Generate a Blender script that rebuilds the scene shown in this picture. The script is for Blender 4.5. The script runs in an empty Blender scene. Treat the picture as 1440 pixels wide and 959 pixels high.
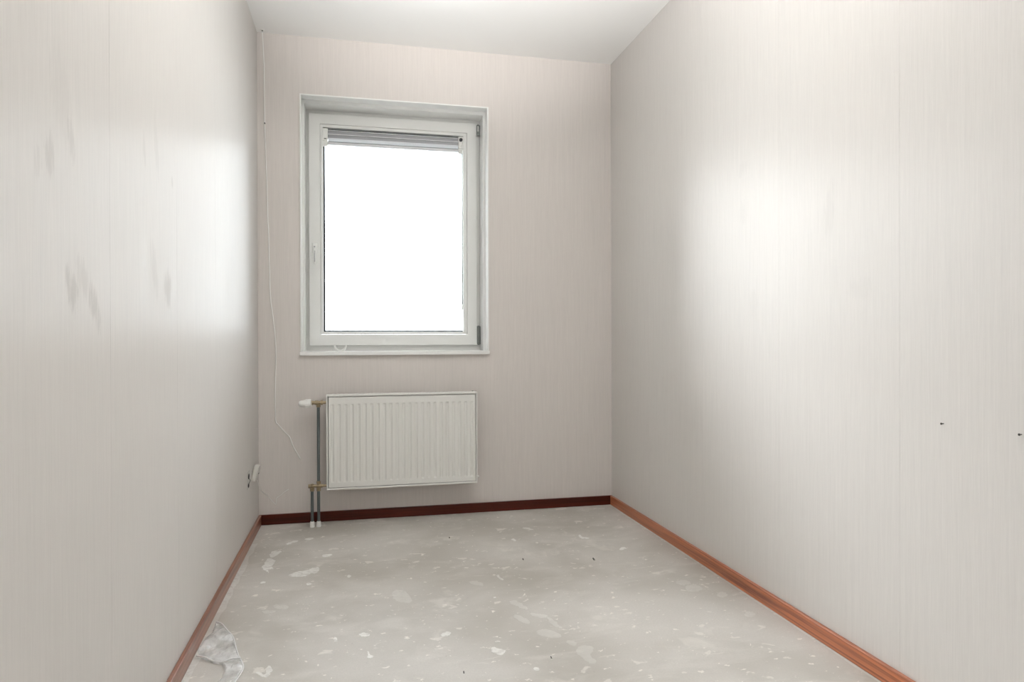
import bpy, bmesh, math, random
from mathutils import Vector, Matrix
random.seed(7)
scene = bpy.context.scene
COL = scene.collection

# ------------------------------------------------------------------ camera
D, XL, XR, H = 3.821, -0.509, 1.469, 2.60        # window wall, left wall, right wall, ceiling (metres)
YR = -0.55                                       # rear wall, behind the camera
cam_d = bpy.data.cameras.new('camera'); cam = bpy.data.objects.new('camera', cam_d); COL.objects.link(cam)
cam_d.sensor_width = 36.0; cam_d.lens = 36.0 * 962.39 / 1440.0; cam_d.clip_start = 0.02
yaw, pitch, roll = 0.22284, -0.0038, -0.00274
fw = Vector((math.sin(yaw)*math.cos(pitch), math.cos(yaw)*math.cos(pitch), math.sin(pitch)))
rt = Vector((math.cos(yaw), -math.sin(yaw), 0)); up = rt.cross(fw)
r2 = rt*math.cos(roll) + up*math.sin(roll); u2 = -rt*math.sin(roll) + up*math.cos(roll)
M = Matrix((r2, u2, -fw)).transposed().to_4x4(); M.translation = Vector((0, 0, 0.982))
cam.matrix_world = M
scene.camera = cam

# ------------------------------------------------------------------ light and exposure
scene.view_settings.view_transform = 'Standard'; scene.view_settings.look = 'None'
scene.view_settings.gamma = 1.0; scene.view_settings.use_curve_mapping = False
scene.view_settings.exposure = -0.16
SKY = 14.0
world = bpy.data.worlds.new('overcast_sky'); scene.world = world; world.use_nodes = True
bg = world.node_tree.nodes['Background']; bg.inputs['Color'].default_value = (0.87, 0.935, 1.0, 1); bg.inputs['Strength'].default_value = SKY

def area(name, loc, rot, sx, sy, power, color, portal=False):
    l = bpy.data.lights.new(name, 'AREA'); l.shape = 'RECTANGLE'; l.size = sx; l.size_y = sy
    l.energy = power; l.color = color
    if portal: l.cycles.is_portal = True
    o = bpy.data.objects.new(name, l); o.location = loc; o.rotation_euler = rot; COL.objects.link(o); return o
area('window_daylight_portal', (0.215, D + 0.26, 1.6), (-math.pi/2, 0, 0), 0.95, 1.35, 1, (1, 1, 1), True)
# the sun behind thin cloud, off to the left: a broad soft source that reaches the right wall
sun_l = bpy.data.lights.new('veiled_sun', 'SUN'); sun_l.energy = 9.5; sun_l.angle = math.radians(38); sun_l.color = (0.95, 0.975, 1.0)
sun = bpy.data.objects.new('veiled_sun', sun_l); COL.objects.link(sun); sun.location = (-3, 8, 4)
sun.rotation_euler = Vector((1.27, -1.60, -0.90)).to_track_quat('-Z', 'Y').to_euler()
# added fill lamp, out of view, aimed at the ceiling to brighten the room
fl_loc, fl_aim = Vector((0.46, 0.62, 1.36)), Vector((0.50, 1.80, 2.60))
bounce_fill = area('ceiling_bounce_fill', fl_loc, (fl_aim - fl_loc).to_track_quat('-Z', 'Y').to_euler(), 0.25, 0.25, 36, (1.0, 0.99, 0.98))
bounce_fill.data.spread = math.radians(66)
# added weak fill lamp, unseen behind the camera, to lift the back wall
area('rear_fill', (0.45, YR + 0.10, 1.05), (math.pi/2, 0, 0), 1.5, 1.5, 6.0, (1.0, 0.985, 0.965))

# ------------------------------------------------------------------ materials
def new_mat(name):
    m = bpy.data.materials.new(name); m.use_nodes = True
    nt = m.node_tree; return m, nt, nt.nodes['Principled BSDF']
def N(nt, t, **kw):
    n = nt.nodes.new(t)
    for k, v in kw.items(): setattr(n, k, v)
    return n
def L(nt, a, b): nt.links.new(a, b)
def math_n(nt, op, a, b=None, clamp=False):
    n = N(nt, 'ShaderNodeMath', operation=op, use_clamp=clamp)
    for i, v in enumerate((a, b)):
        if v is None: continue
        if isinstance(v, (int, float)): n.inputs[i].default_value = v
        else: L(nt, v, n.inputs[i])
    return n.outputs[0]
def noise(nt, vec, scale, detail=2.0, rough=0.5, dist=0.0):
    n = N(nt, 'ShaderNodeTexNoise'); n.inputs['Scale'].default_value = scale
    n.inputs['Detail'].default_value = detail; n.inputs['Roughness'].default_value = rough
    n.inputs['Distortion'].default_value = dist
    L(nt, vec, n.inputs['Vector']); return n.outputs['Fac']
def mapping(nt, vec, scale=(1, 1, 1), loc=(0, 0, 0), rot=(0, 0, 0)):
    n = N(nt, 'ShaderNodeMapping'); n.inputs['Scale'].default_value = scale
    n.inputs['Location'].default_value = loc; n.inputs['Rotation'].default_value = rot
    L(nt, vec, n.inputs['Vector']); return n.outputs[0]
def rng(nt, v, a, b, c=0.0, d=1.0, smooth=True):
    n = N(nt, 'ShaderNodeMapRange'); n.interpolation_type = 'SMOOTHSTEP' if smooth else 'LINEAR'
    for i, x in zip(('From Min', 'From Max', 'To Min', 'To Max'), (a, b, c, d)): n.inputs[i].default_value = x
    L(nt, v, n.inputs['Value']); return n.outputs['Result']
def mixc(nt, f, a, b):
    n = N(nt, 'ShaderNodeMix', data_type='RGBA')
    if isinstance(f, (int, float)): n.inputs[0].default_value = f
    else: L(nt, f, n.inputs[0])
    for i, v in ((6, a), (7, b)):
        if isinstance(v, tuple): n.inputs[i].default_value = (*v, 1)
        else: L(nt, v, n.inputs[i])
    return n.outputs[2]
def bump(nt, h, strength, dist, bsdf):
    n = N(nt, 'ShaderNodeBump'); n.inputs['Strength'].default_value = strength; n.inputs['Distance'].default_value = dist
    L(nt, h, n.inputs['Height']); L(nt, n.outputs[0], bsdf.inputs['Normal'])
def objco(nt): return N(nt, 'ShaderNodeTexCoord').outputs['Object']

def simple(name, col, rough=0.5, metal=0.0, spec=0.5, vary=0.03, scale=30, coat=0.0):
    m, nt, b = new_mat(name)
    co = objco(nt); f = noise(nt, co, scale, 3)
    dark = tuple(c*(1-vary) for c in col); lite = tuple(min(1, c*(1+vary)) for c in col)
    L(nt, mixc(nt, f, dark, lite), b.inputs['Base Color'])
    b.inputs['Roughness'].default_value = rough; b.inputs['Metallic'].default_value = metal
    b.inputs['Specular IOR Level'].default_value = spec
    b.inputs['Coat Weight'].default_value = coat; b.inputs['Coat Roughness'].default_value = 0.15
    return m

WALL_ROUGH, WALL_SPEC, WALL_ANISO = 0.46, 0.26, 0.90
def wallpaper(name, col, marks=(), gloss=1.0):
    """satin wallpaper: fine vertical fibres; marks = dull rubbed smears (y, z, half width, half height, strength)"""
    m, nt, b = new_mat(name); co = objco(nt)
    fib = noise(nt, mapping(nt, co, (260, 260, 9)), 1.0, 4, 0.65)
    fib2 = noise(nt, mapping(nt, co, (90, 90, 2.2), (3, 1, 5)), 1.0, 3, 0.6)
    big = noise(nt, co, 1.3, 2)
    v = math_n(nt, 'ADD', math_n(nt, 'MULTIPLY', fib, 0.6), math_n(nt, 'MULTIPLY', fib2, 0.4))
    v = rng(nt, v, 0.3, 0.72, smooth=False)
    c = mixc(nt, v, tuple(x*0.925 for x in col), tuple(min(1, x*1.05) for x in col))
    c = mixc(nt, math_n(nt, 'MULTIPLY', big, 0.35), c, tuple(x*f for x, f in zip(col, (1.0, 0.985, 0.965))))
    rough = rng(nt, fib2, 0.3, 0.7, WALL_ROUGH - 0.03, WALL_ROUGH + 0.05)
    if marks:
        sep = N(nt, 'ShaderNodeSeparateXYZ'); L(nt, co, sep.inputs[0])
        wob = noise(nt, mapping(nt, co, (110, 110, 16)), 1.0, 4, 0.7)
        wob = math_n(nt, 'MULTIPLY', math_n(nt, 'SUBTRACT', wob, 0.5), 4.5)
        tot = None
        for (my, mz, ry, rz, st, lean) in marks:
            dz = math_n(nt, 'SUBTRACT', sep.outputs[2], mz)
            dy = math_n(nt, 'ADD', math_n(nt, 'SUBTRACT', sep.outputs[1], my), math_n(nt, 'MULTIPLY', dz, lean))
            a = math_n(nt, 'POWER', math_n(nt, 'ABSOLUTE', math_n(nt, 'DIVIDE', dy, ry)), 2.0)
            e = math_n(nt, 'POWER', math_n(nt, 'ABSOLUTE', math_n(nt, 'DIVIDE', dz, rz)), 2.0)
            d = math_n(nt, 'ADD', math_n(nt, 'ADD', a, e), wob)
            k = math_n(nt, 'MULTIPLY', rng(nt, d, 1.1, 0.0), st*.75)
            tot = k if tot is None else math_n(nt, 'MAXIMUM', tot, k)
        c = mixc(nt, tot, c, tuple(x*0.80 for x in col))
        rough = math_n(nt, 'ADD', rough, math_n(nt, 'MULTIPLY', tot, 0.25))
    L(nt, c, b.inputs['Base Color']); L(nt, rough, b.inputs['Roughness'])
    b.inputs['Specular IOR Level'].default_value = WALL_SPEC * gloss
    b.inputs['Anisotropic'].default_value = WALL_ANISO; b.inputs['Metallic'].default_value = 0.035
    t = N(nt, 'ShaderNodeCombineXYZ'); t.inputs[0 if name.endswith('back') else 1].default_value = 1.0
    L(nt, t.outputs[0], b.inputs['Tangent'])
    bump(nt, v, 0.35, 0.0004, b)
    return m

WCOL = (0.712, 0.684, 0.656)
left_marks = [(1.404, 1.075, .030, .050, .9, .35), (1.512, 1.050, .028, .055, .9, .45), (1.455, 1.10, .035, .045, .5, .5), (2.055, 1.124, .045, .055, .7, .1),
              (1.930, 1.16, .03, .08, .4, .3), (1.312, 1.300, .022, .045, .7, .1), (1.402, 1.350, .020, .05, .6, .3), (1.846, 1.447, .014, .05, .45, .1),
              (1.951, 1.48, .022, .09, .35, .2), (1.265, 1.275, .02, .03, .4, 0), (2.105, 1.426, .012, .02, .6, 0), (1.36, 1.41, .05, .1, .25, .2)]
right_marks = [(2.402, 1.640, .05, .03, .22, .3), (2.403, 1.467, .03, .05, .25, -.1), (1.908, 1.379, .03, .11, .28, .1), (1.766, 1.130, .06, .04, .2, 0), (2.33, 1.103, .04, .06, .2, 0)]
m_wall_l = wallpaper('wallpaper_left', WCOL, left_marks)
m_wall_r = wallpaper('wallpaper_right', WCOL, right_marks)
m_wall_b = wallpaper('wallpaper_back', (0.722, 0.678, 0.646))
m_plaster = simple('bare_plaster', (0.62, 0.60, 0.57), 0.8)
m_ceil = simple('ceiling_paint', (0.88, 0.88, 0.865), 0.5, vary=0.008, scale=3)
m_frame = simple('window_paint', (0.80, 0.80, 0.775), 0.32, vary=0.01, scale=8)
m_lining = simple('lining_paint', (0.88, 0.88, 0.86), 0.28, vary=0.01, scale=8)
m_enamel = simple('radiator_enamel', (0.78, 0.775, 0.74), 0.30, vary=0.008, scale=10)
m_white = simple('white_plastic', (0.84, 0.84, 0.81), 0.30, vary=0.01)
m_black = simple('black_rubber', (0.018, 0.018, 0.024), 0.5)
m_alu = simple('satin_aluminium', (0.42, 0.41, 0.42), 0.38, metal=0.75, vary=0.03)
m_rail = simple('grey_rail_paint', (0.30, 0.30, 0.31), 0.4, metal=0.2, vary=0.03)
m_slat = simple('blind_slat_white', (0.72, 0.72, 0.74), 0.35, vary=0.01)
m_steel = simple('grey_steel_pipe', (0.15, 0.175, 0.18), 0.30, metal=0.75, vary=0.08)
m_brass = simple('aged_brass', (0.36, 0.29, 0.19), 0.36, metal=0.8, vary=0.25, scale=90)
m_hinge = simple('dull_hinge_steel', (0.22, 0.23, 0.22), 0.35, metal=0.7, vary=0.1)
m_hole = simple('dark_cavity', (0.012, 0.011, 0.010), 0.9)
m_cable = simple('white_cable', (0.88, 0.87, 0.84), 0.4, vary=0.02)
m_dirt = simple('dark_crumb', (0.05, 0.045, 0.04), 0.8)

def wood(name, axis, dark=(0.105, 0.026, 0.012), light=(0.335, 0.098, 0.040)):
    m, nt, b = new_mat(name); co = objco(nt)
    s = (1.1, 60, 60) if axis == 0 else (60, 1.1, 60)
    g = noise(nt, mapping(nt, co, s), 1.0, 5, 0.6, 0.6)
    s2 = (3.2, 260, 260) if axis == 0 else (260, 3.2, 260)
    h = noise(nt, mapping(nt, co, s2), 1.0, 3, 0.6)
    big = noise(nt, mapping(nt, co, (1.5, 1.5, 9)), 1.0, 2)
    f = rng(nt, math_n(nt, 'ADD', math_n(nt, 'MULTIPLY', g, 0.75), math_n(nt, 'MULTIPLY', h, 0.25)), 0.34, 0.66)
    c = mixc(nt, f, dark, light)
    c = mixc(nt, math_n(nt, 'MULTIPLY', rng(nt, big, .35, .7), .5), c, tuple(.5*(p+q) for p, q in zip(dark, light)))
    L(nt, c, b.inputs['Base Color']); b.inputs['Roughness'].default_value = 0.33
    b.inputs['Coat Weight'].default_value = 0.35 if axis else 0.1; b.inputs['Specular IOR Level'].default_value = 0.5 if axis else 0.25; b.inputs['Coat Roughness'].default_value = 0.22
    bump(nt, h, 0.1, 0.0003, b)
    return m
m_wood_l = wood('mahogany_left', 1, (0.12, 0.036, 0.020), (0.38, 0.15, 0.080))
m_wood_x, m_wood_y = wood('shaded_mahogany_across', 0, (0.042, 0.005, 0.002), (0.115, 0.016, 0.006)), wood('mahogany_along', 1, (0.17, 0.042, 0.018), (0.66, 0.22, 0.090))  # the across board's mahogany is darkened to paint the shade under the window

def concrete(name, base, marks=True):
    m, nt, b = new_mat(name); co = objco(nt)
    big = noise(nt, co, 1.4, 4, 0.55, 0.3)
    mid = noise(nt, mapping(nt, co, (3.0, 6.5, 1)), 1.0, 5, 0.65, 0.5)
    fine = noise(nt, co, 160, 4, 0.7)
    lo = tuple(x*f for x, f in zip(base, (0.80, 0.785, 0.75))); hi = tuple(min(1, x*1.10) for x in base)
    c = mixc(nt, rng(nt, big, 0.32, 0.68), lo, hi)
    c = mixc(nt, math_n(nt, 'MULTIPLY', rng(nt, mid, 0.50, 0.68), 0.35), c, tuple(min(1, x*1.28) for x in base))
    c = mixc(nt, math_n(nt, 'MULTIPLY', rng(nt, fine, 0.35, 0.7), 0.22), c, tuple(x*0.72 for x in base))
    rough = 0.62
    if not marks:                                # worn film of plaster: the slab shows through in specks
        wear = noise(nt, mapping(nt, co, (38, 52, 1)), 1.0, 4, 0.7)
        c = mixc(nt, math_n(nt, 'MULTIPLY', rng(nt, wear, 0.46, 0.62), 0.75), c, FCOL)
    if marks:
        w = noise(nt, co, 9, 3, 0.6)
        wv = N(nt, 'ShaderNodeVectorMath', operation='ADD'); sc_ = N(nt, 'ShaderNodeVectorMath', operation='SCALE')
        nz = N(nt, 'ShaderNodeTexNoise'); nz.inputs['Scale'].default_value = 14; L(nt, co, nz.inputs['Vector'])
        L(nt, nz.outputs['Color'], sc_.inputs[0]); sc_.inputs['Scale'].default_value = 0.06
        L(nt, co, wv.inputs[0]); L(nt, sc_.outputs[0], wv.inputs[1])
        pale = (base[0]*1.42, base[1]*1.42, base[2]*1.40)
        for sx, sy, thr, wd, st, off in ((9, 14, .640, .03, .50, 0), (24, 36, .645, .03, .85, 4), (60, 75, .685, .02, 1.0, 9), (5, 4, .60, .10, .32, 13)):
            n_ = noise(nt, mapping(nt, wv.outputs[0], (sx, sy, 1), (off, off*.7, 0)), 1.0, 4, 0.6)
            k = math_n(nt, 'MULTIPLY', rng(nt, n_, thr, thr+wd), st)
            c = mixc(nt, k, c, pale)
        # thin trowel scratches
        n_ = noise(nt, mapping(nt, wv.outputs[0], (5, 60, 1), (2, 2, 0), (0, 0, 0.9)), 1.0, 3, 0.6)
        c = mixc(nt, math_n(nt, 'MULTIPLY', rng(nt, n_, .66, .71), .3), c, pale)
        n_ = noise(nt, mapping(nt, co, (70, 90, 1), (21, 7, 0)), 1.0, 2, 0.5)
        c = mixc(nt, math_n(nt, 'MULTIPLY', rng(nt, n_, .76, .79), .8), c, tuple(x*.35 for x in base))
    L(nt, c, b.inputs['Base Color'])
    b.inputs['Roughness'].default_value = rough; b.inputs['Specular IOR Level'].default_value = 0.35
    bump(nt, math_n(nt, 'ADD', mid, math_n(nt, 'MULTIPLY', fine, .4)), 0.25, 0.002, b)
    return m
FCOL = (0.548, 0.521, 0.488)
m_floor = concrete('bare_concrete', FCOL)
m_splat = concrete('dried_plaster', (0.80, 0.79, 0.765), False)
m_faint = concrete('thin_plaster_smear', (0.625, 0.605, 0.57), False)
m_dust = concrete('pale_edge_residue', (0.64, 0.625, 0.595), False)

m_pane, nt, b = new_mat('window_glass')
tr = N(nt, 'ShaderNodeBsdfTransparent'); tr.inputs[0].default_value = (0.98, 0.99, 0.985, 1)
gl = N(nt, 'ShaderNodeBsdfGlossy'); gl.inputs['Roughness'].default_value = 0.01
mx = N(nt, 'ShaderNodeMixShader'); fr = N(nt, 'ShaderNodeFresnel'); fr.inputs[0].default_value = 1.45
L(nt, fr.outputs[0], mx.inputs[0]); L(nt, tr.outputs[0], mx.inputs[1]); L(nt, gl.outputs[0], mx.inputs[2])
L(nt, mx.outputs[0], nt.nodes['Material Output'].inputs['Surface'])

m_film, nt, b = new_mat('clear_plastic_film')
co = objco(nt)
b.inputs['Base Color'].default_value = (0.95, 0.95, 0.95, 1); b.inputs['Roughness'].default_value = 0.12
b.inputs['Specular IOR Level'].default_value = 0.9
bump(nt, noise(nt, mapping(nt, co, (30, 18, 30), (0, 0, 0), (0, 0, .6)), 1.0, 4, .6, 1.2), 0.6, 0.010, b)
tr = N(nt, 'ShaderNodeBsdfTransparent'); mx = N(nt, 'ShaderNodeMixShader')
L(nt, rng(nt, noise(nt, mapping(nt, co, (14, 9, 14)), 1.0, 3, .6), .35, .65, .40, .85), mx.inputs[0])
tl = N(nt, 'ShaderNodeBsdfTranslucent'); tl.inputs[0].default_value = (0.95, 0.95, 0.95, 1); m2 = N(nt, 'ShaderNodeMixShader'); m2.inputs[0].default_value = 0.25
L(nt, b.outputs[0], m2.inputs[1]); L(nt, tl.outputs[0], m2.inputs[2])
L(nt, tr.outputs[0], mx.inputs[1]); L(nt, m2.outputs[0], mx.inputs[2])
L(nt, mx.outputs[0], nt.nodes['Material Output'].inputs['Surface'])

m_fold = simple('gathered_plastic_film', (0.86, 0.86, 0.86), 0.2, vary=0.05)
m_socket = simple('aged_socket_plastic', (0.66, 0.64, 0.60), 0.4, vary=0.02)

# ------------------------------------------------------------------ mesh helpers
class MB:
    def __init__(s): s.bm = bmesh.new()
    def box(s, a, b, bevel=0.0, seg=2):
        x0, y0, z0 = a; x1, y1, z1 = b
        vs = [s.bm.verts.new(p) for p in ((x0,y0,z0),(x1,y0,z0),(x1,y1,z0),(x0,y1,z0),(x0,y0,z1),(x1,y0,z1),(x1,y1,z1),(x0,y1,z1))]
        fs = [s.bm.faces.new([vs[i] for i in f]) for f in ((0,3,2,1),(4,5,6,7),(0,1,5,4),(1,2,6,5),(2,3,7,6),(3,0,4,7))]
        if bevel:
            es = {e for f in fs for e in f.edges}
            bmesh.ops.bevel(s.bm, geom=list(es), offset=bevel, segments=seg, profile=0.5, affect='EDGES')
        return s
    def lathe(s, prof, origin, axis, n=20):
        """prof = [(distance along axis, radius)]"""
        o = Vector(origin); ax = Vector(axis).normalized()
        u = ax.orthogonal().normalized(); v = ax.cross(u)
        rings = []
        for d, r in prof:
            rings.append([s.bm.verts.new(o + ax*d + (u*math.cos(2*math.pi*i/n) + v*math.sin(2*math.pi*i/n))*max(r, 1e-5)) for i in range(n)])
        for A, B in zip(rings, rings[1:]):
            for i in range(n): s.bm.faces.new((A[i], A[(i+1) % n], B[(i+1) % n], B[i]))
        s.bm.faces.new(rings[0][::-1]); s.bm.faces.new(rings[-1]); return s
    def tube(s, pts, r, n=8):
        pts = [Vector(p) for p in pts]; rings = []; u = None
        for i, p in enumerate(pts):
            t = (pts[min(i+1, len(pts)-1)] - pts[max(i-1, 0)]).normalized()
            u = t.orthogonal().normalized() if u is None else (u - t*u.dot(t)).normalized()
            v = t.cross(u); rr = r[i] if isinstance(r, (list, tuple)) else r
            rings.append([s.bm.verts.new(p + (u*math.cos(2*math.pi*k/n) + v*math.sin(2*math.pi*k/n))*rr) for k in range(n)])
        for A, B in zip(rings, rings[1:]):
            for k in range(n): s.bm.faces.new((A[k], A[(k+1) % n], B[(k+1) % n], B[k]))
        s.bm.faces.new(rings[0][::-1]); s.bm.faces.new(rings[-1]); return s
    def prism(s, poly, z0, z1):
        a = [s.bm.verts.new((x, y, z0)) for x, y in poly]; c = [s.bm.verts.new((x, y, z1)) for x, y in poly]
        s.bm.faces.new(a[::-1]); s.bm.faces.new(c); n = len(poly)
        for i in range(n): s.bm.faces.new((a[i], a[(i+1) % n], c[(i+1) % n], c[i]))
        return s
    def ring(s, ox0, oz0, ox1, oz1, ix0, iz0, ix1, iz1, y0, y1):
        """rectangular frame in the xz plane, front y0, back y1"""
        V = {}
        for k, (a, b_, c, d) in (('o', (ox0, oz0, ox1, oz1)), ('i', (ix0, iz0, ix1, iz1))):
            for y in (y0, y1): V[k, y] = [s.bm.verts.new(p) for p in ((a, y, b_), (c, y, b_), (c, y, d), (a, y, d))]
        for i in range(4):
            j = (i+1) % 4
            s.bm.faces.new((V['o', y0][i], V['o', y0][j], V['i', y0][j], V['i', y0][i]))
            s.bm.faces.new((V['o', y1][j], V['o', y1][i], V['i', y1][i], V['i', y1][j]))
            s.bm.faces.new((V['o', y0][j], V['o', y0][i], V['o', y1][i], V['o', y1][j]))
            s.bm.faces.new((V['i', y0][i], V['i', y0][j], V['i', y1][j], V['i', y1][i]))
        return s
    def build(s, name, m, parent=None, smooth=False, bevel=0.0, seg=2, label=None, cat=None, group=None, kind=None, at=None):
        bmesh.ops.recalc_face_normals(s.bm, faces=s.bm.faces)
        me = bpy.data.meshes.new(name)
        if at is not None: bmesh.ops.translate(s.bm, verts=s.bm.verts, vec=-Vector(at))
        s.bm.to_mesh(me); s.bm.free(); me.materials.append(m)
        if smooth:
            for p in me.polygons: p.use_smooth = True
            me.set_sharp_from_angle(angle=math.radians(38))
        o = bpy.data.objects.new(name, me); COL.objects.link(o)
        if at is not None: o.location = at
        if parent is not None:
            o.parent = parent
            if at is None: o.location = -Vector(parent_world(parent))
            else: o.location = Vector(at) - Vector(parent_world(parent))
        if bevel:
            md = o.modifiers.new('bevel', 'BEVEL'); md.width = bevel; md.segments = seg; md.limit_method = 'ANGLE'; md.angle_limit = math.radians(40)
        tag(o, label, cat, group, kind); return o
def parent_world(p):
    v = Vector(p.location)
    while p.parent is not None: p = p.parent; v += Vector(p.location)
    return v
def tag(o, label=None, cat=None, group=None, kind=None):
    for k, v in (('label', label), ('category', cat), ('group', group), ('kind', kind)):
        if v: o[k] = v
def empty(name, loc, **kw):
    o = bpy.data.objects.new(name, None); o.location = loc; o.empty_display_size = 0.05; COL.objects.link(o); tag(o, **kw); return o

# ------------------------------------------------------------------ room shell
T = 0.12
floor = MB().box((XL-T, YR-T, -0.15), (XR+T, D+0.30, 0)).build('floor', m_floor, kind='structure', label='bare grey concrete floor with dried plaster spots', cat='floor')
MB().box((XL-T, YR-T, H), (XR+T, D+0.30, H+0.15)).build('ceiling', m_ceil, kind='structure', label='smooth white painted ceiling', cat='ceiling')
PT = 0.0006                                      # thickness of the paper on the side walls
def side_wall(name, x, sgn, mat, seams, label):
    x0, x1 = (x - T, x - PT) if sgn < 0 else (x + PT, x + T)
    w = MB().box((x0, YR, 0), (x1, D, H)).build(name, m_plaster, kind='structure', label=label, cat='wall')
    s = [YR] + seams + [D]
    for a, b_ in zip(s, s[1:]):
        MB().box((min(x, x - sgn*-PT), a + (0.0003 if a != YR else 0), 0), (max(x, x + sgn*PT), b_ - (0.0003 if b_ != D else 0), H)).build('wallpaper_strip', mat, w)
    return w
side_wall('wall_left', XL, -1, m_wall_l, [-0.054, 0.498, 1.050, 1.602, 2.154, 2.706, 3.258], 'left wall with greyish satin wallpaper and rubbed smears')
side_wall('wall_right', XR, 1, m_wall_r, [-0.056, 0.501, 1.058, 1.615, 2.172, 2.729, 3.286], 'right wall in pale satin wallpaper with two visible seams')

OX0, OX1, OZ0, OZ1 = -0.294, 0.731, 0.893, 2.292   # window opening in the wall
MB().ring(XL-T, 0, XR+T, H, OX0, OZ0, OX1, OZ1, D, D+0.30).build('wall_back', m_wall_b, kind='structure', label='window wall in beige grey fibre wallpaper', cat='wall')
# rear wall with a closed door behind the camera
DX0, DX1, DZ = 0.30, 1.25, 2.1
rw = MB(); rw.box((XL-T, YR-T, 0), (DX0, YR, H)); rw.box((DX1, YR-T, 0), (XR+T, YR, H)); rw.box((DX0, YR-T, DZ), (DX1, YR, H))
rw.build('wall_front', m_wall_b, kind='structure', label='rear wall with a white door behind the camera', cat='wall')
door = MB().box((DX0+.045, YR-.06, 0.008), (DX1-.045, YR-.02, DZ-.045), .002, 1).build('door_1', m_lining, kind='structure', label='plain white door in the rear wall behind the camera', cat='door')
MB().ring(DX0, -0.05, DX1, DZ, DX0+.04, -0.06, DX1-.04, DZ-.04, YR-.115, YR+.012).build('door_frame', m_lining, door)
MB().tube([(DX0+.11, YR-.02, 1.03), (DX0+.11, YR+.03, 1.03), (DX0+.13, YR+.035, 1.03), (DX0+.23, YR+.035, 1.03)], .008, 10).build('door_handle', m_alu, door, smooth=True)

# ------------------------------------------------------------------ baseboards (mitred mahogany)
BH, BT = 0.053, 0.015
def baseboard(name, p, m, label):
    """p = prism outline (x, y) on plan"""
    o = MB().prism(p, 0.0, BH).build(name, m, kind='structure', label=label, cat='baseboard', bevel=0.0025, seg=3, smooth=True); return o
baseboard('baseboard_left', [(XL, YR), (XL+BT, YR), (XL+BT, D-BT), (XL, D)], m_wood_l, 'reddish brown wooden baseboard along the left wall')
baseboard('baseboard_right', [(XR, YR), (XR, D), (XR-BT, D-BT), (XR-BT, YR)], m_wood_y, 'reddish brown wooden baseboard along the right wall')
baseboard('baseboard_back', [(XL, D), (XL+BT, D-BT), (XR-BT, D-BT), (XR, D)], m_wood_x, 'shade-darkened reddish brown baseboard under the radiator')

# ------------------------------------------------------------------ window
W = empty('window_1', (0.218, D, OZ0), kind='structure', label='white framed single sash window over the radiator', cat='window')
FY = D + 0.190                                     # face of the fixed frame
li = MB()
li.ring(OX0, OZ0+0.02, OX1, OZ1, -0.2875, OZ0+0.0205, 0.7245, 2.2855, D-0.008, D+0.060)
li.ring(OX0, OZ0+0.02, OX1, OZ1, -0.2925, OZ0+0.0205, 0.7295, 2.2905, D+0.060, D+0.079)
li.ring(OX0, OZ0+0.02, OX1, OZ1, -0.277, OZ0+0.0205, 0.714, 2.272, D+0.079, D+0.255)
li.build('window_lining', m_lining, W, bevel=0.0015)
MB().box((OX0-0.003, D-0.022, 0.893), (OX1+0.001, D+0.255, 0.9125), 0.002).build('window_sill', m_lining, W)
MB().ring(-0.277, 0.9125, 0.714, 2.272, -0.235, 0.975, 0.665, 2.215, FY, D+0.25).build('window_frame', m_frame, W, bevel=0.001)
SY = D + 0.168
SX0, SX1, SZ0, SZ1 = -0.2595, 0.6925, 0.944, 2.248
sash = MB().ring(SX0, SZ0, SX1, SZ1, -0.198, 1.007, 0.6345, 2.190, SY, SY+0.055).build('window_sash', m_frame, W, bevel=0.0025, seg=3)
gb = MB()
gb.ring(-0.1975, 1.0075, 0.634, 2.1895, -0.1825, 1.0215, 0.612, 2.172, SY+0.0025, SY+0.035)
gb.build('glazing_bead', m_frame, sash, bevel=0.0025, seg=3)
MB().ring(-0.190, 1.015, 0.620, 2.182, -0.1725, 1.0300, 0.6108, 2.159, SY+0.033, SY+0.037).build('glazing_gasket', m_black, sash)
MB().box((-0.190, SY+0.0375, 1.015), (0.620, SY+0.0415, 2.182)).build('pane', m_pane, sash)
# handle: rosette, neck and lever pointing down
hd = MB()
hd.box((-0.240, SY-0.009, 1.462), (-0.214, SY, 1.522), 0.004, 3)
hd.lathe([(0, .008), (.020, .0075), (.034, .0085), (.037, .006)], (-0.227, SY-0.006, 1.494), (0, -1, 0), 16)
hd.tube([(-0.227, SY-0.034, 1.500), (-0.227, SY-0.036, 1.480), (-0.2265, SY-0.037, 1.44), (-0.2255, SY-0.036, 1.405), (-0.225, SY-0.034, 1.397)], [.0075, .0085, .0065, .007, .004], 12)
hd = hd.build('window_handle', m_white, sash, smooth=True)
gv = MB(); gv.box((-0.2278, SY-0.0455, 1.410), (-0.2248, SY-0.040, 1.472), .0006, 1); gv.lathe([(0, .0042), (.0012, .0042)], (-0.2275, SY-0.042, 1.494), (0, -1, 0), 12)
gv.build('handle_shading', m_alu, sash)  # grey strip and dot painting the shading on the lever and rosette
def hinge(z0, z1, split):
    h = MB(); xc = 0.7005; y = SY-0.004
    h.lathe([(0, .004), (.002, .0072), (split-z0-.001, .0072), (split-z0, .005)], (xc, y, z0), (0, 0, 1), 14)
    h.lathe([(0, .005), (.001, .0072), (z1-split-.003, .0072), (z1-split, .004)], (xc, y, split), (0, 0, 1), 14)
    h.box((xc-.009, y, z0+.004), (xc+.012, y+.012, z1-.004))
    return h.build('window_hinge', m_hinge, W, smooth=True)
hinge(2.178, 2.243, 2.205); hinge(0.944, 1.058, 0.965)
MB().box((0.6965, SY-0.0125, 2.200), (0.7035, SY-0.0108, 2.232), .0005, 1).build('hinge_cover', m_white, W)

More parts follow.
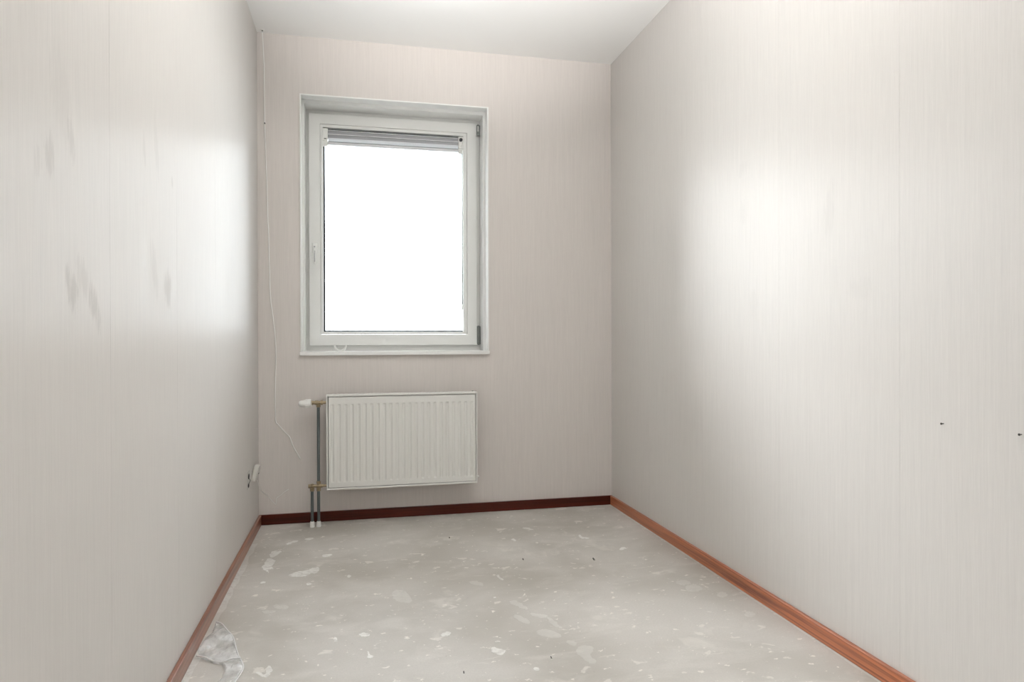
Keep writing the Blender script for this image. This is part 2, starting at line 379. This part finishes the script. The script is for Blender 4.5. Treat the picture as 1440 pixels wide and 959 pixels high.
# ------------------------------------------------------------------ blind pulled up inside the sash
BY = SY + 0.004
B = empty('venetian_blind', (0.215, BY, 2.112), label='raised slim venetian blind with aluminium headrail at window top', cat='blind')
hr = MB(); x0, x1 = -0.157, 0.586
hr.box((x0, BY+0.004, 2.114), (x1, BY+0.026, 2.160))
hr.box((x0, BY, 2.1545), (x1, BY+0.004, 2.160), .0008, 1); hr.box((x0, BY, 2.1335), (x1, BY+0.004, 2.1375), .0008, 1)
hr.build('headrail', m_rail, B)
for z in (2.1552, 2.1337, 2.1108): MB().box((x0, BY-0.0012, z), (x1, BY+0.0002, z+.0045), .0004, 1).build('rail_lip', m_slat, B)
for i in range(5):
    z = 2.0975 + i*0.0029; s = MB()
    n = 6; bm = s.bm; prev = None
    rows = []
    for k in range(n+1):
        t = k/n - .5; y = BY + .012 + t*.022; zz = z + .0012*(1-(2*t)**2)
        rows.append([bm.verts.new((xx, y, zz + dz)) for dz in (0, .0013) for xx in (x0+.002, x1-.002)])
    for a, c in zip(rows, rows[1:]):
        bm.faces.new((a[0], a[1], c[1], c[0])); bm.faces.new((a[2], c[2], c[3], a[3]))
        bm.faces.new((a[0], c[0], c[2], a[2])); bm.faces.new((a[1], a[3], c[3], c[1]))
    bm.faces.new((rows[0][0], rows[0][2], rows[0][3], rows[0][1])); bm.faces.new((rows[-1][0], rows[-1][1], rows[-1][3], rows[-1][2]))
    s.build('slat', m_slat, B, smooth=True)
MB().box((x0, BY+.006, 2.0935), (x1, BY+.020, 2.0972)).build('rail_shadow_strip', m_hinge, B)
MB().box((x0-.002, BY, 2.077), (x1+.002, BY+.022, 2.0925), .003, 3).build('bottom_rail', m_slat, B, smooth=True)
for a, c in ((-0.1835, -0.156), (0.585, 0.6125)):
    e = MB(); e.box((a, BY-.003, 2.098), (c, BY+.024, 2.168), .003, 2); e.box((a+.004, BY-.006, 2.112), (c-.004, BY-.002, 2.150), .0015, 1); e.box((a, BY+.002, 2.070), (c-.002, BY+.02, 2.099), .002, 1)
    e.build('end_bracket', m_white, B)
MB().box((-0.1765, BY-.0068, 2.106), (-0.163, BY-.002, 2.1115), .001, 1).build('bracket_screw', m_hinge, B)
MB().lathe([(0, .006), (.001, .0098), (.010, .0098), (.012, .006)], (0.5985, BY-.004, 2.1465), (0, -1, 0), 18).build('control_knob', m_black, B, smooth=True)
MB().tube([(0.6078, BY+.008, 2.10), (0.6078, BY+.010, 1.6), (0.6078, BY+.010, 1.184)], .0036, 8).build('tilt_wand', m_hinge, B, smooth=True)
MB().tube([(0.6078, BY+.010, 1.186), (0.6078, BY+.010, 1.150)], .0044, 8).build('wand_grip', m_white, B, smooth=True)

# ------------------------------------------------------------------ clip on the sill
pts = []
for i in range(21):
    a = math.pi + math.pi*i/20
    pts.append((-0.0885 + 0.030*math.cos(a)*(1.0), D+0.06, 0.9125 + .0035 + 0.031*(1 + math.sin(a))))
cl = MB(); cl.tube(pts, [.0042] + [.0055]*19 + [.0042], 10); cl.box((-0.107, D+0.055, 0.9125), (-0.070, D+0.065, 0.9165), .0015, 2)
cl.build('curtain_hook', m_white, smooth=True, at=(-0.0885, D+0.06, 0.9125), label='white plastic U-shaped hook standing on the window sill', cat='hook')

# ------------------------------------------------------------------ radiator
RX0, RX1, RZ0, RZ1, RY = -0.158, 0.6435, 0.189, 0.690, 3.700
R = empty('panel_radiator', (0.243, 3.76, 0.0), label='white ribbed panel radiator on the wall below the window', cat='radiator')
def front_panel():
    s = MB(); bm = s.bm
    px0, px1, pz0, pz1 = RX0+.0120, RX1-.0120, RZ0+.014, RZ1-.014
    nr = 23; c0, c1 = -0.1265, 0.6115; pitch_ = (c1-c0)/(nr-1); hw = .0092
    xs = [px0]
    for i in range(nr):
        c = c0 + i*pitch_
        xs += [c-hw-.0015, c-hw, c-hw*.55, c-hw*.2, c+hw*.2, c+hw*.55, c+hw, c+hw+.0015]
    xs.append(px1)
    gz0, gz1 = 0.228, 0.640
    zs = [pz0, gz0-.002, gz0, gz0+.003, gz0+.006, gz0+.009, gz0+.02] + [gz0+.02 + (gz1-gz0-.04)*k/8 for k in range(1, 8)] + [gz1-.02, gz1-.009, gz1-.006, gz1-.003, gz1, gz1+.002, pz1]
    def depth(x, z):
        k = round((x-c0)/pitch_); k = min(max(k, 0), nr-1); t = abs(x-(c0+k*pitch_))/hw
        if t >= 1 or z <= gz0 or z >= gz1: return 0
        e = min(1, min(z-gz0, gz1-z)/.008)
        return .0046*math.cos(t*math.pi/2)**.8*math.sin(e*math.pi/2)
    V = [[bm.verts.new((x, RY + depth(x, z), z)) for x in xs] for z in zs]
    for i in range(len(zs)-1):
        for j in range(len(xs)-1): bm.faces.new((V[i][j], V[i][j+1], V[i+1][j+1], V[i+1][j]))
    # returns at the border, sunk into the rim crease
    edge = [V[0][j] for j in range(len(xs))] + [V[i][-1] for i in range(1, len(zs))] + [V[-1][j] for j in range(len(xs)-2, -1, -1)] + [V[i][0] for i in range(len(zs)-2, 0, -1)]
    back = [bm.verts.new((v.co.x, RY+.012, v.co.z)) for v in edge]
    for i in range(len(edge)):
        j = (i+1) % len(edge); bm.faces.new((edge[i], back[i], back[j], edge[j]))
    bm.faces.new(back)
    return s
front_panel().build('front_panel', m_enamel, R, smooth=True)
MB().ring(RX0, RZ0, RX1, RZ1, RX0+.0085, RZ0+.0105, RX1-.0085, RZ1-.0105, RY-.001, RY+.055).build('casing', m_enamel, R, bevel=0.003, seg=3, smooth=True)
MB().box((RX0+.008, RY+.045, RZ0+.008), (RX1-.008, RY+.052, RZ1-.008)).build('back_panel', m_enamel, R)
g = MB()
for k in range(36):
    x = RX0+.03 + k*.0212
    if x < RX1-.02: g.box((x, RY+.010, RZ1-.003), (x+.012, RY+.046, RZ1+.0012))
g.build('top_grille', m_enamel, R)
for x in (0.02, 0.46):
    MB().box((x, RY+.050, RZ0+.04), (x+.03, D-.0012, RZ1-.05), .002, 1).build('wall_bracket', m_enamel, R)
MB().lathe([(0, .006), (.006, .006), (.0065, .0045), (.012, .0045)], (RX1-.001, RY+.02, 0.222), (1, 0, 0), 12).build('drain_plug', m_white, R, smooth=True)
MB().lathe([(0, .005), (.004, .005), (.005, .003)], (RX1-.022, RY+.03, RZ1), (0, 0, 1), 12).build('bleed_valve', m_hinge, R, smooth=True)
PX, PX2, PY = -0.198, -0.2305, 3.712
# thermostatic valve on top of the riser
VZ = 0.646
va = MB()
va.lathe([(0, .0125), (.006, .0125), (.007, .0095), (.018, .0095), (.019, .0118), (.034, .0118), (.035, .009), (.046, .009), (.047, .0125), (.058, .0125), (.0585, .008), (.075, .008)], (-0.233, PY, VZ+.003), (1, 0, 0), 12)
va.lathe([(0, .0092), (.010, .0092), (.011, .0115), (.024, .0115), (.025, .009)], (PX, PY, VZ+.004), (0, 0, -1), 6)
v1 = va.build('thermostatic_valve', m_brass, R, smooth=True)
kb = MB()
kb.lathe([(0, .014), (.003, .0218), (.012, .0225), (.030, .0205), (.048, .0175), (.060, .0150), (.063, .012)], (-0.231, PY-.002, VZ), (-1, 0.05, -0.02), 28)
for k in range(14):
    a = 2*math.pi*k/14; kb.box((-0.262, PY+.0215*math.cos(a)-.0016, VZ+.0215*math.sin(a)-.0016), (-0.240, PY+.0215*math.cos(a)+.0012, VZ+.0215*math.sin(a)+.0012))
kb.build('thermostat_knob', m_white, v1, smooth=True)
MB().lathe([(0, .0085), (.0015, .0085)], (-0.2945, PY, VZ-.0013), (-1, 0.05, -0.02), 18).build('knob_end_mark', m_alu, v1)
# riser and floor pipes
MB().tube([(PX, PY, VZ-.018), (PX, PY, 0.235)], .0078, 18).build('riser_pipe', m_steel, R, smooth=True)
vb = MB(); JZ = 0.214
vb.lathe([(0, .0105), (.010, .0105), (.011, .008), (.05, .008), (.051, .0098), (.072, .0098), (.073, .007), (.092, .007)], (-0.250, PY, JZ), (1, 0, 0), 12)
for x in (PX, PX2):
    vb.lathe([(0, .0088), (.012, .0088), (.013, .0122), (.030, .0122), (.031, .009)], (x, PY, JZ+.004), (0, 0, -1), 6)
vb.lathe([(0, .0088), (.008, .0088), (.009, .0118), (.022, .0118), (.024, .008)], (PX, PY, JZ+.002), (0, 0, 1), 6)
vb.lathe([(0, .010), (.004, .010), (.006, .006)], (PX2, PY, JZ+.006), (0, 0, 1), 8)
vb.build('valve_block', m_brass, R, smooth=True)
for x in (PX, PX2):
    MB().tube([(x, PY, JZ-.022), (x, PY, 0.001)], .0078, 18).build('floor_pipe', m_steel, R, smooth=True)
    MB().lathe([(0, .0118), (.003, .0125), (.022, .0112), (.029, .0098), (.030, .008)], (x, PY, 0), (0, 0, 1), 18).build('pipe_collar', m_white, R, smooth=True)

# ------------------------------------------------------------------ socket, open wall box and cables in the left corner
S = empty('wall_outlet', (XL, 3.60, 0.31), label='loose white socket cover hanging on left wall by the corner', cat='socket')
sp = MB().box((-.017, -.036, -.040), (.006, .036, .040), .004, 3)
Mr = Matrix.Translation(Vector((XL+.020, 3.61, 0.314))) @ Matrix.Rotation(math.radians(14), 4, 'Y') @ Matrix.Rotation(math.radians(-6), 4, 'X')
bmesh.ops.transform(sp.bm, matrix=Mr, verts=sp.bm.verts); sp.build('cover_plate', m_socket, S, smooth=True)
sp = MB().box((.0055, -.022, -.022), (.0085, .022, .022), .002, 2); bmesh.ops.transform(sp.bm, matrix=Mr, verts=sp.bm.verts); sp.build('socket_insert', m_socket, S, smooth=True)
for dy in (-.009, .009):
    sp = MB().lathe([(0, .003), (.0012, .003)], (.0085, dy, 0), (1, 0, 0), 10); bmesh.ops.transform(sp.bm, matrix=Mr, verts=sp.bm.verts); sp.build('socket_hole', m_hole, S)
O = empty('wall_box', (XL, 3.465, 0.308), label='open wiring box with black gaps in the left wall', cat='wiring box')
MB().box((XL-.0005, 3.425, 0.268), (XL+.0018, 3.505, 0.350), .001, 1).build('mounting_plate', m_plaster, O)
def blob(yc, zc, ry, rz, x):
    s = MB(); bm = s.bm; n = 16
    a = [bm.verts.new((x, yc+ry*math.cos(2*math.pi*i/n), zc+rz*math.sin(2*math.pi*i/n))) for i in range(n)]
    c = [bm.verts.new((x+.0012, v.co.y, v.co.z)) for v in a]
    bm.faces.new(a); bm.faces.new(c[::-1])
    for i in range(n): bm.faces.new((a[i], a[(i+1) % n], c[(i+1) % n], c[i]))
    return s
blob(3.470, 0.325, .020, .013, XL+.0015).build('open_slot', m_hole, O)
blob(3.462, 0.283, .018, .010, XL+.0015).build('open_slot', m_hole, O)
MB().tube([(XL+.002, 3.475, 0.315), (XL+.008, 3.476, 0.306), (XL+.006, 3.466, 0.297), (XL+.002, 3.468, 0.290)], .0013, 6).build('wire_end', m_dirt, O)

WY = D - .003
cab1 = [(-0.481, 2.598), (-0.476, 2.49), (-0.473, 2.397), (-0.471, 2.119), (-0.465, 1.928), (-0.461, 1.79), (-0.458, 1.647), (-0.454, 1.534), (-0.45, 1.365), (-0.447, 1.215), (-0.434, 1.102), (-0.424, 1.008), (-0.419, 0.895), (-0.423, 0.744), (-0.424, 0.593), (-0.421, 0.544), (-0.41, 0.528), (-0.374, 0.485), (-0.351, 0.458), (-0.333, 0.408), (-0.297, 0.342)]
def smooth_path(p, k=4):
    p = [Vector(q) for q in p]; out = []
    for i in range(len(p)-1):
        a, b_, c, d = p[max(i-1, 0)], p[i], p[i+1], p[min(i+2, len(p)-1)]
        for j in range(k):
            t = j/k; out.append(.5*((2*b_) + (-a+c)*t + (2*a-5*b_+4*c-d)*t*t + (-a+3*b_-3*c+d)*t**3))
    return out + [p[-1]]
MB().tube(smooth_path([(x, WY, z) for x, z in cab1]), .0027, 8).build('ceiling_cable', m_cable, smooth=True, at=(-0.481, WY, 2.598),
    label='thin white cable hanging from the ceiling down the left corner', cat='cable')
MB().lathe([(0, .004), (.010, .0032), (.012, .002)], (-0.4705, WY-.001, 2.121), (0, -1, 0), 10).build('cable_clip', m_hinge, bpy.data.objects['ceiling_cable'], smooth=True)
c2 = [(XL+.022, 3.612, .276), (XL+.020, 3.66, .252), (-0.488, 3.76, .19), (-0.462, WY, .150), (-0.433, WY, .114), (-0.422, WY, .106), (-0.419, WY, .136), (-0.401, WY, .15), (-0.379, WY, .168), (-0.357, WY, .182)]
MB().tube(smooth_path(c2), .0018, 8).build('socket_cable', m_cable, smooth=True, at=c2[0], label='short white cable trailing from the socket above the back baseboard', cat='cable')
h = MB(); h.lathe([(0, .012), (.002, .012), (.004, .008)], (-0.477, 3.786, H), (0, 0, -1), 16); h.build('cable_grommet', m_white, smooth=True, at=(-0.477, 3.786, H), label='tiny round cable outlet in the ceiling corner', cat='grommet')
MB().lathe([(0, .0045), (.0012, .0045)], (-0.477, 3.786, H-.004), (0, 0, -1), 12).build('cable_hole', m_hole, bpy.data.objects['cable_grommet'])

# nails in the right wall
for (y, z, lab) in ((1.469, 0.760, 'tiny dark nail in the right wall, farther from the frame edge'), (1.257, 0.761, 'tiny dark nail at the right edge of the right wall')):
    n_ = MB(); n_.lathe([(0, .0012), (.006, .0012), (.0065, .0028), (.0078, .0028), (.008, .001)], (XR, y, z), (-1, 0, 0), 10)
    n_.build('nail', m_dirt, smooth=True, at=(XR, y, z), label=lab, cat='nail', group='nails in the right wall')

# ------------------------------------------------------------------ plaster splats and residue on the floor (parts of the floor)
SPLATS = {
'foot_a':[(-0.39, 3.292), (-0.382, 3.333), (-0.351, 3.331), (-0.345, 3.302), (-0.359, 3.263), (-0.374, 3.236), (-0.388, 3.249)],
'foot_b':[(-0.394, 3.22), (-0.368, 3.204), (-0.35, 3.074), (-0.367, 3.069), (-0.364, 3.023), (-0.379, 3.053), (-0.397, 3.094), (-0.401, 3.162)],
'streak':[(-0.28, 2.976), (-0.26, 3.007), (-0.232, 3.019), (-0.204, 3.03), (-0.188, 3.05), (-0.167, 3.054), (-0.16, 3.029), (-0.172, 2.978), (-0.192, 2.982), (-0.21, 2.951), (-0.244, 2.95), (-0.276, 2.962)],
'fleck_a':[(-0.157, 3.216), (-0.139, 3.227), (-0.114, 3.221), (-0.122, 3.192), (-0.147, 3.187)],
'fleck_b':[(-0.249, 3.503), (-0.226, 3.517), (-0.212, 3.501), (-0.23, 3.475), (-0.251, 3.486)],
'fleck_c':[(-0.332, 3.433), (-0.313, 3.47), (-0.287, 3.482), (-0.282, 3.463), (-0.303, 3.438), (-0.324, 3.414)],
'fleck_d':[(-0.043, 2.912), (-0.035, 2.923), (-0.026, 2.908), (-0.032, 2.892), (-0.04, 2.894)],
'fleck_e':[(-0.383, 2.911), (-0.374, 2.922), (-0.362, 2.915), (-0.366, 2.899), (-0.379, 2.898)],
'fleck_f':[(-0.201, 2.856), (-0.193, 2.867), (-0.181, 2.856), (-0.186, 2.841), (-0.197, 2.839)],
'hook':[(-0.295, 2.129), (-0.286, 2.131), (-0.271, 2.11), (-0.264, 2.117), (-0.267, 2.145), (-0.262, 2.166), (-0.251, 2.145), (-0.251, 2.11), (-0.257, 2.094), (-0.269, 2.095), (-0.283, 2.113)],
'faint_a':[(-0.306, 2.642), (-0.291, 2.659), (-0.257, 2.644), (-0.249, 2.615), (-0.262, 2.601), (-0.286, 2.613)],
'faint_b':[(-0.338, 2.602), (-0.315, 2.61), (-0.291, 2.598), (-0.297, 2.579), (-0.326, 2.58)],
'fleck_g':[(0.004, 2.328), (0.018, 2.336), (0.036, 2.323), (0.036, 2.303), (0.022, 2.301), (0.01, 2.309)],
'fleck_h':[(0.027, 2.195), (0.034, 2.188), (0.036, 2.168), (0.046, 2.156), (0.039, 2.143), (0.029, 2.155)],
'fleck_i':[(-0.078, 2.308), (-0.074, 2.329), (-0.067, 2.305), (-0.066, 2.289), (-0.075, 2.291)],
'fleck_j':[(0.266, 2.255), (0.279, 2.277), (0.294, 2.282), (0.302, 2.269), (0.292, 2.249), (0.278, 2.244)],
'fleck_k':[(0.41, 2.126), (0.421, 2.136), (0.432, 2.121), (0.451, 2.104), (0.444, 2.083), (0.429, 2.074), (0.414, 2.09), (0.408, 2.106)],
'fleck_l':[(0.56, 2.779), (0.573, 2.78), (0.57, 2.751), (0.58, 2.727), (0.571, 2.716), (0.562, 2.744), (0.559, 2.762)],
'fleck_m':[(1.071, 3.247), (1.085, 3.257), (1.084, 3.219), (1.104, 3.202), (1.11, 3.188), (1.086, 3.184), (1.068, 3.204)],
'fleck_n':[(0.83, 3.442), (0.853, 3.444), (0.879, 3.41), (0.871, 3.396), (0.849, 3.411)],
'fleck_o':[(1.196, 3.004), (1.218, 3.016), (1.225, 2.997), (1.201, 2.981), (1.184, 2.974)],
'fleck_p':[(0.433, 2.173), (0.445, 2.175), (0.45, 2.166), (0.44, 2.161), (0.431, 2.165)],
'fleck_q':[(0.508, 1.969), (0.52, 1.973), (0.526, 1.962), (0.52, 1.953), (0.509, 1.955)],
'fleck_r':[(0.732, 3.259), (0.745, 3.268), (0.752, 3.237), (0.743, 3.227), (0.732, 3.241)],
'fleck_s':[(0.502, 2.545), (0.511, 2.546), (0.51, 2.532), (0.502, 2.53)],
'faint_c':[(0.439, 2.731), (0.464, 2.737), (0.487, 2.703), (0.485, 2.675), (0.461, 2.685), (0.441, 2.706)],
'faint_d':[(0.551, 2.49), (0.578, 2.491), (0.601, 2.429), (0.6, 2.403), (0.581, 2.414), (0.559, 2.453)],
'faint_e':[(0.54, 2.371), (0.559, 2.354), (0.577, 2.312), (0.577, 2.281), (0.554, 2.292), (0.54, 2.327)],
'faint_f':[(0.585, 2.215), (0.619, 2.224), (0.654, 2.182), (0.651, 2.155), (0.617, 2.157), (0.584, 2.187)],
'faint_g':[(0.599, 2.37), (0.628, 2.357), (0.654, 2.338), (0.642, 2.315), (0.609, 2.336)],
'faint_h':[(0.679, 2.068), (0.706, 2.078), (0.729, 2.057), (0.702, 2.013), (0.707, 1.969), (0.684, 1.96), (0.67, 2.001), (0.667, 2.041)],
'faint_i':[(0.657, 2.12), (0.673, 2.125), (0.688, 2.103), (0.677, 2.084), (0.661, 2.093)],
'faint_j':[(0.651, 2.319), (0.666, 2.297), (0.674, 2.24), (0.672, 2.217), (0.659, 2.238), (0.647, 2.277)],
'faint_k':[(0.125, 2.67), (0.148, 2.703), (0.185, 2.679), (0.199, 2.579), (0.172, 2.564), (0.135, 2.602)],
'faint_l':[(1.258, 2.474), (1.295, 2.497), (1.317, 2.476), (1.312, 2.438), (1.275, 2.423), (1.249, 2.437)],
'faint_m':[(1.346, 2.384), (1.376, 2.4), (1.379, 2.369), (1.351, 2.346), (1.334, 2.357)],
'faint_n':[(1.252, 2.54), (1.279, 2.55), (1.303, 2.536), (1.3, 2.512), (1.264, 2.496), (1.246, 2.517)],
'faint_o':[(1.342, 2.19), (1.37, 2.203), (1.379, 2.181), (1.355, 2.161), (1.336, 2.166)],
}
def splat(poly, z, mat):
    # round the outline and roughen it
    pts = []
    n = len(poly)
    for i in range(n):
        a, b_, c, d = (Vector(poly[(i+k-1) % n]) for k in range(4))
        for j in range(4):
            t = j/4; q = .5*((2*b_) + (-a+c)*t + (2*a-5*b_+4*c-d)*t*t + (-a+3*b_-3*c+d)*t**3)
            s = (b_-c).length*.09
            pts.append((q.x + random.uniform(-s, s), q.y + random.uniform(-s, s)))
    s = MB(); bm = s.bm
    v = [bm.verts.new((x, y, 0.0)) for x, y in pts]; cx = sum(p[0] for p in pts)/len(pts); cy = sum(p[1] for p in pts)/len(pts)
    w = [bm.verts.new((cx+(x-cx)*.94, cy+(y-cy)*.94, z)) for x, y in pts]
    m_ = len(pts)
    for i in range(m_): bm.faces.new((v[i], v[(i+1) % m_], w[(i+1) % m_], w[i]))
    f = bm.faces.new(w); bmesh.ops.triangulate(bm, faces=[f])
    s.build('plaster_splat', mat, floor)
for k, p in SPLATS.items(): splat(p, .0005 if k.startswith('faint') else .0009, m_faint if k.startswith('faint') else m_splat)

def edge_strip(x0, side, w, y0, y1, name):
    s = MB(); bm = s.bm; n = 60; A = []; B_ = []
    for i in range(n+1):
        y = y0 + (y1-y0)*i/n
        A.append(bm.verts.new((x0, y, .0007))); B_.append(bm.verts.new((x0 + side*(w + random.uniform(-.3, .3)*w), y, .0003)))
    for i in range(n): bm.faces.new((A[i], A[i+1], B_[i+1], B_[i]))
    s.build(name, m_dust, floor)
edge_strip(XL+BT, 1, .022, YR, D-.35, 'residue_strip'); edge_strip(XR-BT, -1, .010, YR, D-BT, 'residue_strip')

# dark crumbs
for i, (x, y, s_, lab) in enumerate(((1.021, 2.877, .006, 'dark curled crumb on the floor towards the right baseboard'), (0.716, 2.949, .004, 'small dark crumb in the middle of the floor'),
        (0.441, 3.353, .004, 'small dark crumb on the floor in front of the radiator'), (0.579, 2.022, .003, 'tiny dark crumb on the near floor, right one of two'), (0.303, 1.99, .003, 'tiny dark crumb on the near floor, left one of two'))):
    c = MB(); pts = [(x + s_*a, y + s_*b_*2.2, s_*.45) for a, b_ in ((.4, -1), (-.5, -.5), (.3, .1), (-.1, .7), (.7, 1.1))]
    c.tube(pts, [s_*.2, s_*.42, s_*.36, s_*.42, s_*.2], 6); c.build('crumb', m_dirt, smooth=True, at=(x, y, 0), label=lab, cat='crumb', group='dark crumbs on the floor')

# ------------------------------------------------------------------ crumpled clear plastic film in the near left corner
outline = [(-0.493, 2.312), (-0.492, 2.357), (-0.486, 2.409), (-0.475, 2.445), (-0.479, 2.534), (-0.455, 2.504), (-0.427, 2.451), (-0.404, 2.406), (-0.387, 2.343), (-0.37, 2.277), (-0.355, 2.235), (-0.337, 2.184), (-0.332, 2.138), (-0.340, 2.085), (-0.350, 2.03), (-0.37, 1.97), (-0.42, 1.93), (-0.424, 1.99), (-0.405, 2.05), (-0.386, 2.111), (-0.386, 2.158), (-0.40, 2.198), (-0.427, 2.214), (-0.452, 2.238), (-0.475, 2.263)]
def inside(x, y, P):
    r = False; n = len(P)
    for i in range(n):
        (x1, y1), (x2, y2) = P[i], P[(i+1) % n]
        if (y1 > y) != (y2 > y) and x < (x2-x1)*(y-y1)/(y2-y1)+x1: r = not r
    return r
from mathutils import noise as mnoise
fl = MB(); bm = fl.bm; st = .005; grid = {}
def film_z(x, y):
    a = mnoise.ridged_multi_fractal(Vector((x*7+y*3, y*6-x*4, 1.3)), 1.0, 2.2, 3, 1.0, 2.0)
    b_ = mnoise.noise(Vector((x*16, y*11, 4.0)))
    return max(.0015, .004 + .0085*(a-.8) + .008*b_)
for i in range(-102, -60):
    for j in range(380, 512):
        x, y = i*st, j*st
        if inside(x+st/2, y+st/2, outline):
            for di, dj in ((0, 0), (1, 0), (1, 1), (0, 1)):
                k = (i+di, j+dj)
                if k not in grid:
                    xx = max(k[0]*st, XL+BT+.0005); grid[k] = bm.verts.new((xx, k[1]*st, film_z(k[0]*st, k[1]*st)))
            bm.faces.new([grid[i+di, j+dj] for di, dj in ((0, 0), (1, 0), (1, 1), (0, 1))])
# pull the ragged grid border onto the outline and down to the floor
for e in bm.edges:
    if len(e.link_faces) == 1:
        for v in e.verts:
            best = None
            for i in range(len(outline)):
                a = Vector(outline[i]); b_ = Vector(outline[(i+1) % len(outline)]); p = Vector((v.co.x, v.co.y)); ab = b_-a
                t = max(0, min(1, (p-a).dot(ab)/ab.length_squared)); q = a+ab*t
                if best is None or (q-p).length < best[0]: best = ((q-p).length, q)
            v.co.x, v.co.y = best[1]; v.co.z = .0018 + .003*abs(mnoise.noise(Vector((v.co.x*30, v.co.y*30, 0))))
film = fl.build('plastic_film', m_film, smooth=True, at=(-0.42, 2.3, 0), label='crumpled clear plastic film on the floor by the left baseboard', cat='plastic film')
film.modifiers.new('sub', 'SUBSURF').levels = 1; film.modifiers['sub'].render_levels = 1
# rolled hem of the film
hem = [(-0.479, 2.534), (-0.455, 2.504), (-0.427, 2.451), (-0.404, 2.406), (-0.387, 2.343), (-0.37, 2.277), (-0.355, 2.235), (-0.337, 2.184), (-0.332, 2.138), (-0.340, 2.085), (-0.350, 2.03)]
MB().tube(smooth_path([(x, y, .004 + .003*math.sin(i*1.7)) for i, (x, y) in enumerate(hem)]), .0022, 7).build('film_fold', m_fold, film, smooth=True)
hem2 = [(-0.485, 2.268), (-0.455, 2.245), (-0.425, 2.222), (-0.40, 2.208), (-0.375, 2.218), (-0.352, 2.23)]
MB().tube(smooth_path([(x, y, .007 + .003*math.sin(i*2.1)) for i, (x, y) in enumerate(hem2)]), .0026, 7).build('film_fold', m_fold, film, smooth=True)

# ground far below, outside the window
MB().box((-150, D+2, -5.9), (150, 300, -5.7)).build('ground', simple('pale_paving', (0.70, 0.70, 0.68), 0.8), kind='structure', label='pale ground outside, below the window', cat='ground')
